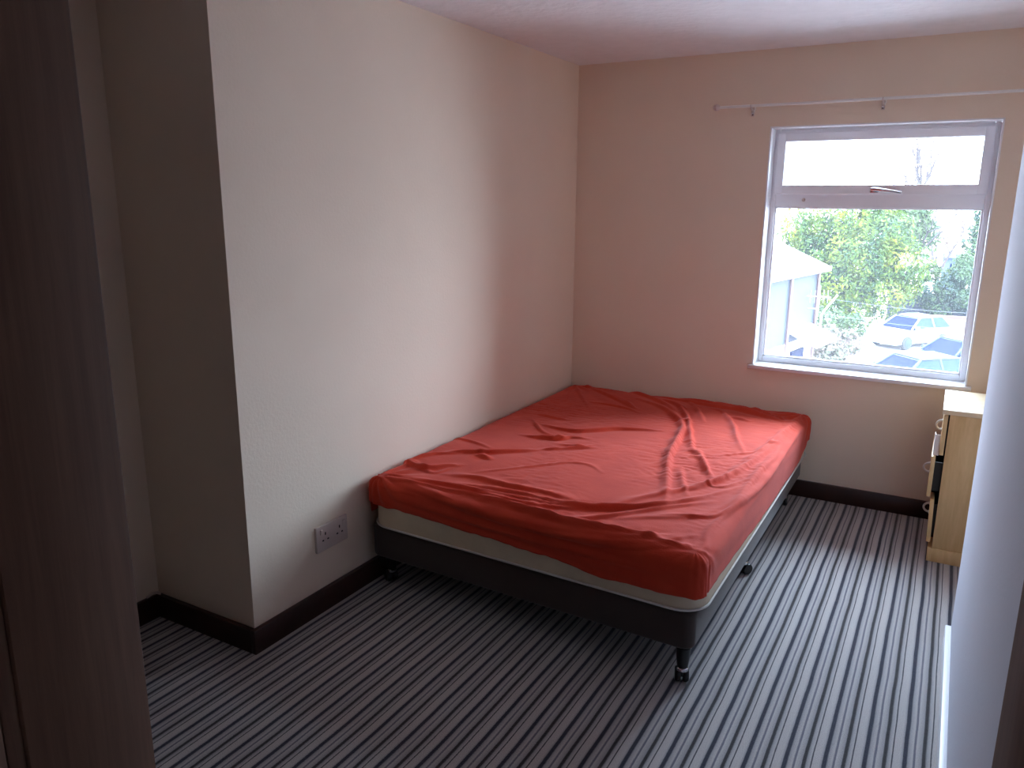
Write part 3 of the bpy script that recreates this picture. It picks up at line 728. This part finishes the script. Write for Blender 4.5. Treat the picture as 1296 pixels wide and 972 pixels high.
def branches(base, top, n, spread, r0, seed, depth=2, bend=.25):
    rnd = random.Random(seed); b_ = MB()
    def grow(p, d, L, r, lev):
        pts = [p]; q = p.copy(); dd = d.copy()
        for k in range(4):
            dd = (dd+Vector((rnd.uniform(-bend, bend), rnd.uniform(-bend, bend), rnd.uniform(-.05, bend*.6)))).normalized(); q = q+dd*L/4; pts.append(q.copy())
        b_.tube(pts, [r*(1-.17*k) for k in range(5)], 6 if lev else 8)
        if lev < depth:
            for k in range(n):
                i = rnd.choice((2, 3, 4)); nd = (dd+Vector((rnd.uniform(-1, 1), rnd.uniform(-1, 1), rnd.uniform(-.1, .7)))*spread).normalized()
                grow(pts[i], nd, L*rnd.uniform(.5, .75), r*(.42 if i < 4 else .36), lev+1)
    base = Vector(base); top = Vector(top); grow(base, (top-base).normalized(), (top-base).length, r0, 0)
    return b_

# large yellow-green tree
tr = thing('yellow_green_tree', (-2.8, 41, GZ), 'large bushy yellow green tree filling the middle of the window view', 'tree')
branches((-2.8, 41, GZ), (-2.7, 41, -1.6), 5, .9, .22, 3).build('trunk', M['bark'], tr)
blobs = [(-2.8, 41, -1.2, 2.5), (-4.6, 41, -.3, 1.5), (-5.7, 41, .3, 1.2), (-3.4, 40.4, .7, 1.4), (-1.7, 40.5, -.2, 1.6), (-.7, 40.6, -1.5, 1.5), (-1.2, 40.2, -2.9, 1.4), (-3.4, 40, -2.7, 1.6), (-4.4, 40.3, -1.6, 1.4), (-2.2, 39.6, -1.2, 1.3), (-.2, 40.8, -2.4, .9), (-2.4, 39.8, -3.6, 1.1), (-4.3, 39.8, -3.2, 1.0), (-5.6, 41.5, -.6, .9), (-1.9, 41, 1.0, 1.0)]
foliage('crown', leaf_cloud(30000, blobs, .115, 5), M['leaf_yellow'], tr)
# paler tree behind it
tr = thing('pale_green_tree', (-.9, 46, GZ), 'paler green tree top just behind the large yellow green tree', 'tree')
branches((-.9, 46, GZ), (-.8, 46, -.8), 4, .8, .2, 9).build('trunk', M['bark'], tr)
foliage('crown', leaf_cloud(3200, [(-1.0, 46, .3, 1.5), (-.1, 46, -.1, 1.0), (-2.0, 46.4, 1.0, 1.1), (-.4, 46, 1.0, .8)], .17, 15), M['leaf_green'], tr)
# tall bare tree with twigs rising above the transom
tr = thing('bare_tree', (-3.4, 55, GZ), 'thin bare tree whose faint twigs rise into the upper pane', 'tree')
branches((-3.4, 55, GZ), (-3.3, 55, 1.7), 5, .75, .34, 22, 3).build('trunk', M['bark_pale'], tr)
# pinkish bare tree right
tr = thing('leafless_tree', (1.3, 54, GZ), 'leafless pinkish tree at the upper right of the window view', 'tree')
branches((1.3, 54, GZ), (1.2, 54, -.8), 6, 1.0, .22, 31, 3).build('trunk', M['bark_pale'], tr)
foliage('crown', leaf_cloud(900, [(.9, 54, .2, 1.6), (1.9, 54, .0, 1.2), (.2, 54, -.8, 1.0)], .10, 35), M['leaf_pink'], tr)
tr = thing('slim_evergreen', (2.75, 48, GZ), 'slim dark conifer at the far right edge of the window', 'tree')
branches((2.75, 48, GZ), (2.75, 48, .8), 2, .4, .12, 36, 1).build('trunk', M['bark'], tr)
foliage('crown', leaf_cloud(1400, [(2.75, 48, -2.0, .9), (2.75, 48, -.9, .7), (2.78, 48, 0, .55), (2.8, 48, .9, .4)], .15, 37), M['leaf_dark'], tr)
# ivy / hedge at right, scrub at left
for nm, ctr, bl, n, m, lb in (
    ('ivy_bush', (1.5, 43.45, GZ), [(.9, 43.45, -3.3, .7), (1.7, 43.45, -2.9, .7), (2.3, 43.45, -2.2, .6), (2.4, 43.45, -3.4, .7), (1.4, 43.45, -3.9, .7)], 3000, M['leaf_dark'], 'dark green ivy bush above the fence at the right of the view'),
    ('climbing_shrub', (2.2, 45.6, GZ), [(2.3, 45.6, -1.6, .6), (.7, 45.6, -2.2, .6), (2.0, 45.6, -2.4, .7)], 1400, M['leaf_green'], 'lighter green shrub climbing near the distant blue grey house'),
    ('green_shrub', (-3.2, 36, GZ), [(-3.1, 36, -4.1, .8), (-2.2, 36.5, -4.3, .7), (-4.1, 36, -4.0, .9)], 1600, M['leaf_green'], 'low green shrub at the foot of the large tree'),
    ('scrub_bush', (-2.4, 32, GZ), [(-2.6, 32.5, -4.5, .8), (-1.8, 33, -4.6, .6), (-3.1, 31.5, -4.4, .8), (-2.2, 31, -4.7, .6)], 2200, M['leaf_scrub'], 'dry pale scrub bush between the grey building and the cars')):
    t_ = thing(nm, ctr, lb, 'shrub')
    bb = MB()
    for (x, y, z, r) in bl: bb.tube([(ctr[0], ctr[1], GZ), (ctr[0]+(x-ctr[0])*.5, (y+ctr[1])/2, (GZ+z)/2), (x, y, z)], [.05, .04, .02], 5)
    bb.build('stem', M['bark'], t_)
    foliage('leaves', leaf_cloud(n, bl, .12, hash(len(nm)*7) % 99), m, t_)
# fence and brick wall behind the cars
fe = thing('board_fence', (2.4, 43.6, GZ), 'dark blue grey board fence behind the parked cars', 'fence')
b = MB()
x = -1.2
while x < 6.5:
    b.box((x, 44.3+.006*random.random(), GZ), (x+.152, 44.335, GZ+1.75+.02*random.random())); x += .15
b.build('boards', M['fence'], fe, smooth=False)
for k in range(5):
    b = MB(); b.box((-1.2+1.9*k, 44.2, GZ), (-1.08+1.9*k, 44.3, GZ+1.85)); b.build('post', M['fence'], fe, smooth=False)
bw_ = MB(); bw_.box((1.2, 42.4, GZ), (6, 42.6, GZ+.75)); bw_.box((1.2, 42.36, GZ+.75), (6, 42.64, GZ+.82), .01)
tag(bw_.build('brick_wall', M['brick']), 'low dull red brick wall behind the white car at right', 'wall')
# distant house at right
dh = thing('distant_house', (1.9, 60, GZ), 'small blue grey house with dark roof far off at the right', 'house')
b = MB(); b.box((1.0, 60, GZ), (2.6, 65, -2.15)); b.build('house_wall', M['house_blue'], dh, smooth=False)
b = MB(); b.prism([(.8, -2.18), (2.8, -2.18), (2.6, -1.88), (1.0, -1.88)], 59.7, 65.3, 'y'); b.build('roof', M['slate'], dh, smooth=False)
b = MB(); b.box((1.5, 59.95, -3.3), (2.1, 60.02, -2.6)); b.build('window', M['car_glass'], dh, smooth=False)
# leaning pale pole
b = MB(); b.tube([(-3.32, 34.5, GZ), (-3.32, 34.5, -3.6), (-3.2, 34.5, -3.35), (-2.70, 34.5, -2.6)], .038, 8)
tag(b.build('leaning_pole', M['white_metal']), 'pale pole leaning to the right in front of the large tree', 'pole')
for k, (za, zb) in enumerate(((-1.62, -1.70), (-2.15, -2.25))):
    pts = []
    for i in range(15):
        t_ = i/14; pts.append((-1.8+6.33*t_, 24+0*t_, za+(zb-za)*t_-.15*math.sin(math.pi*t_)))
    b = MB(); b.tube(pts, .004, 5)
    o = tag(b.build('overhead_cable', M['wire']), ('upper' if k == 0 else 'lower')+' of the two thin pale cables crossing in front of the trees', 'cable', 'overhead cables')
    b = MB(); b.tube([(4.6, 24, GZ), (4.6, 24, -1.4)], .07, 8)
    if k == 0: tag(b.build('cable_post', M['fascia']), 'slim post at right holding the ends of the two cables', 'post')
    else: b.bm.free()

# ------------------------------------------------------------------ cars
def car(name, loc, rot, paint, label, L=4.2, Wd=1.76, Ht=1.45):
    root = thing(name, (0, 0, 0), label, 'car', 'parked cars')
    hw = Wd/2; parts = []
    # side outline of the lower body, nose towards -x
    lo = [(-L/2, .45), (-L/2+.05, .25), (L/2-.05, .25), (L/2, .5), (L/2-.03, .88), (L/2-.25, .95), (-.55, .95), (-L/2+.45, .80), (-L/2+.08, .66)]
    bm = bmesh.new(); rings = []
    for wf, ins in ((-1, .10), (-.93, .0), (-.3, -.01), (.3, -.01), (.93, .0), (1, .10)):
        rg = []
        for (x, z) in lo:
            zz = z+(ins*-.4 if z > .6 else ins*.3); bow = 1-.06*(abs(x)/(L/2))**3
            rg.append(bm.verts.new((x*(1-.015*abs(wf)), wf*hw*bow, zz)))
        rings.append(rg)
    n = len(lo)
    for i in range(5):
        for j in range(n): bm.faces.new((rings[i][j], rings[i][(j+1) % n], rings[i+1][(j+1) % n], rings[i+1][j]))
    bm.faces.new(rings[0][::-1]); bm.faces.new(rings[-1])
    o = MB(); o.bm.free(); o.bm = bm; parts.append(o.build('body', paint, None))
    # greenhouse: glass volume with painted roof and pillars
    cab0 = [(-.95, .92), (L/2-.28, .92), (L/2-.72, Ht-.06), (-.25, Ht-.04)]
    bm = bmesh.new(); A_ = []; B_ = []
    for (x, z) in cab0:
        hh = hw*(.94 if z < 1 else .72); A_.append(bm.verts.new((x, -hh, z))); B_.append(bm.verts.new((x, hh, z)))
    bm.faces.new(A_); bm.faces.new(B_[::-1])
    for j in range(4): bm.faces.new((A_[j], B_[j], B_[(j+1) % 4], A_[(j+1) % 4]))
    o = MB(); o.bm.free(); o.bm = bm; parts.append(o.build('windscreen', M['car_glass'], None, smooth=False))
    b = MB(); rx0, rx1 = -.28, L/2-.68
    b.prism([(rx0-.05, Ht-.075), (rx0+.25, Ht-.02), ((rx0+rx1)/2, Ht), (rx1-.1, Ht-.03), (rx1+.06, Ht-.085)], -hw*.735, hw*.735, 'y', .02)
    parts.append(b.build('roof', paint, None))
    for s_ in (-1, 1):
        for (xa, xb) in ((-.96, -.26), (.55, .50), (L/2-.30, L/2-.72)):
            b = MB(); b.tube([(xa, s_*hw*.945, .92), (xb, s_*hw*.725, Ht-.05)], .045, 6); parts.append(b.build('roof_pillar', paint, None))
        b = MB(); t = bmesh.new(); q = [t.verts.new(v) for v in ((-.86, s_*hw*.946, .95), (L/2-.36, s_*hw*.946, .95), (L/2-.72, s_*hw*.745, Ht-.09), (-.27, s_*hw*.745, Ht-.09), (-.86, s_*hw*.93, .95), (L/2-.36, s_*hw*.93, .95), (L/2-.72, s_*hw*.72, Ht-.09), (-.27, s_*hw*.72, Ht-.09))]
        for f in ((0, 1, 2, 3), (7, 6, 5, 4), (0, 4, 5, 1), (1, 5, 6, 2), (2, 6, 7, 3), (3, 7, 4, 0)): t.faces.new([q[i] for i in f])
        b._add(t); parts.append(b.build('side_window', M['side_glass'], None, smooth=False))
    for xw in (-L/2+.78, L/2-.80):
        for s_ in (-1, 1):
            b = MB(); b.lathe([(.22, -.10), (.30, -.09), (.32, -.03), (.32, .03), (.30, .09), (.22, .10)], (xw, s_*(hw-.09), .32), 22, Matrix.Rotation(math.radians(90), 4, 'X')); wl = b.build('wheel', M['tyre'], None); parts.append(wl)
            b = MB(); b.lathe([(.05, -.005), (.20, .0), (.20, .01), (.05, .02)], (xw, s_*(hw+.008), .32), 18, Matrix.Rotation(math.radians(90*s_*-1), 4, 'X')); hb_ = b.build('wheel_hub', M['car_silver'], None); hb_.parent = wl
    for s_ in (-1, 1):
        b = MB(); b.obox((-L/2+.10, s_*hw*.72, .66), (.10, .17, .07), rot=Matrix.Rotation(s_*-.35, 4, 'Z'), bev=.02); parts.append(b.build('headlamp', M['lamp'], None))
    b = MB(); b.box((-L/2-.012, -.26, .38), (-L/2+.02, .26, .49), .004); parts.append(b.build('number_plate', M['render_wall'], None))
    for s_ in (-1, 1):
        b = MB(); b.obox((-.72, s_*(hw+.06), 1.0), (.06, .09, .06), bev=.02); parts.append(b.build('wing_mirror', paint, None))
    for p_ in parts: p_.parent = root
    root.location = loc; root.rotation_euler = (0, 0, rot)
    return root
car('parked_car', (.38, 36.6, GZ), math.radians(54), M['car_white'], 'white car parked farthest back, in front of the dark fence', L=3.9)
car('parked_car', (2.35, 30.4, GZ), math.radians(46), M['car_silver'], 'silver car at the right, between the far white car and the front car')
car('parked_car', (1.0, 25.6, GZ), math.radians(44), M['car_grey'], 'pale grey car with dark windscreen just above the window sill')
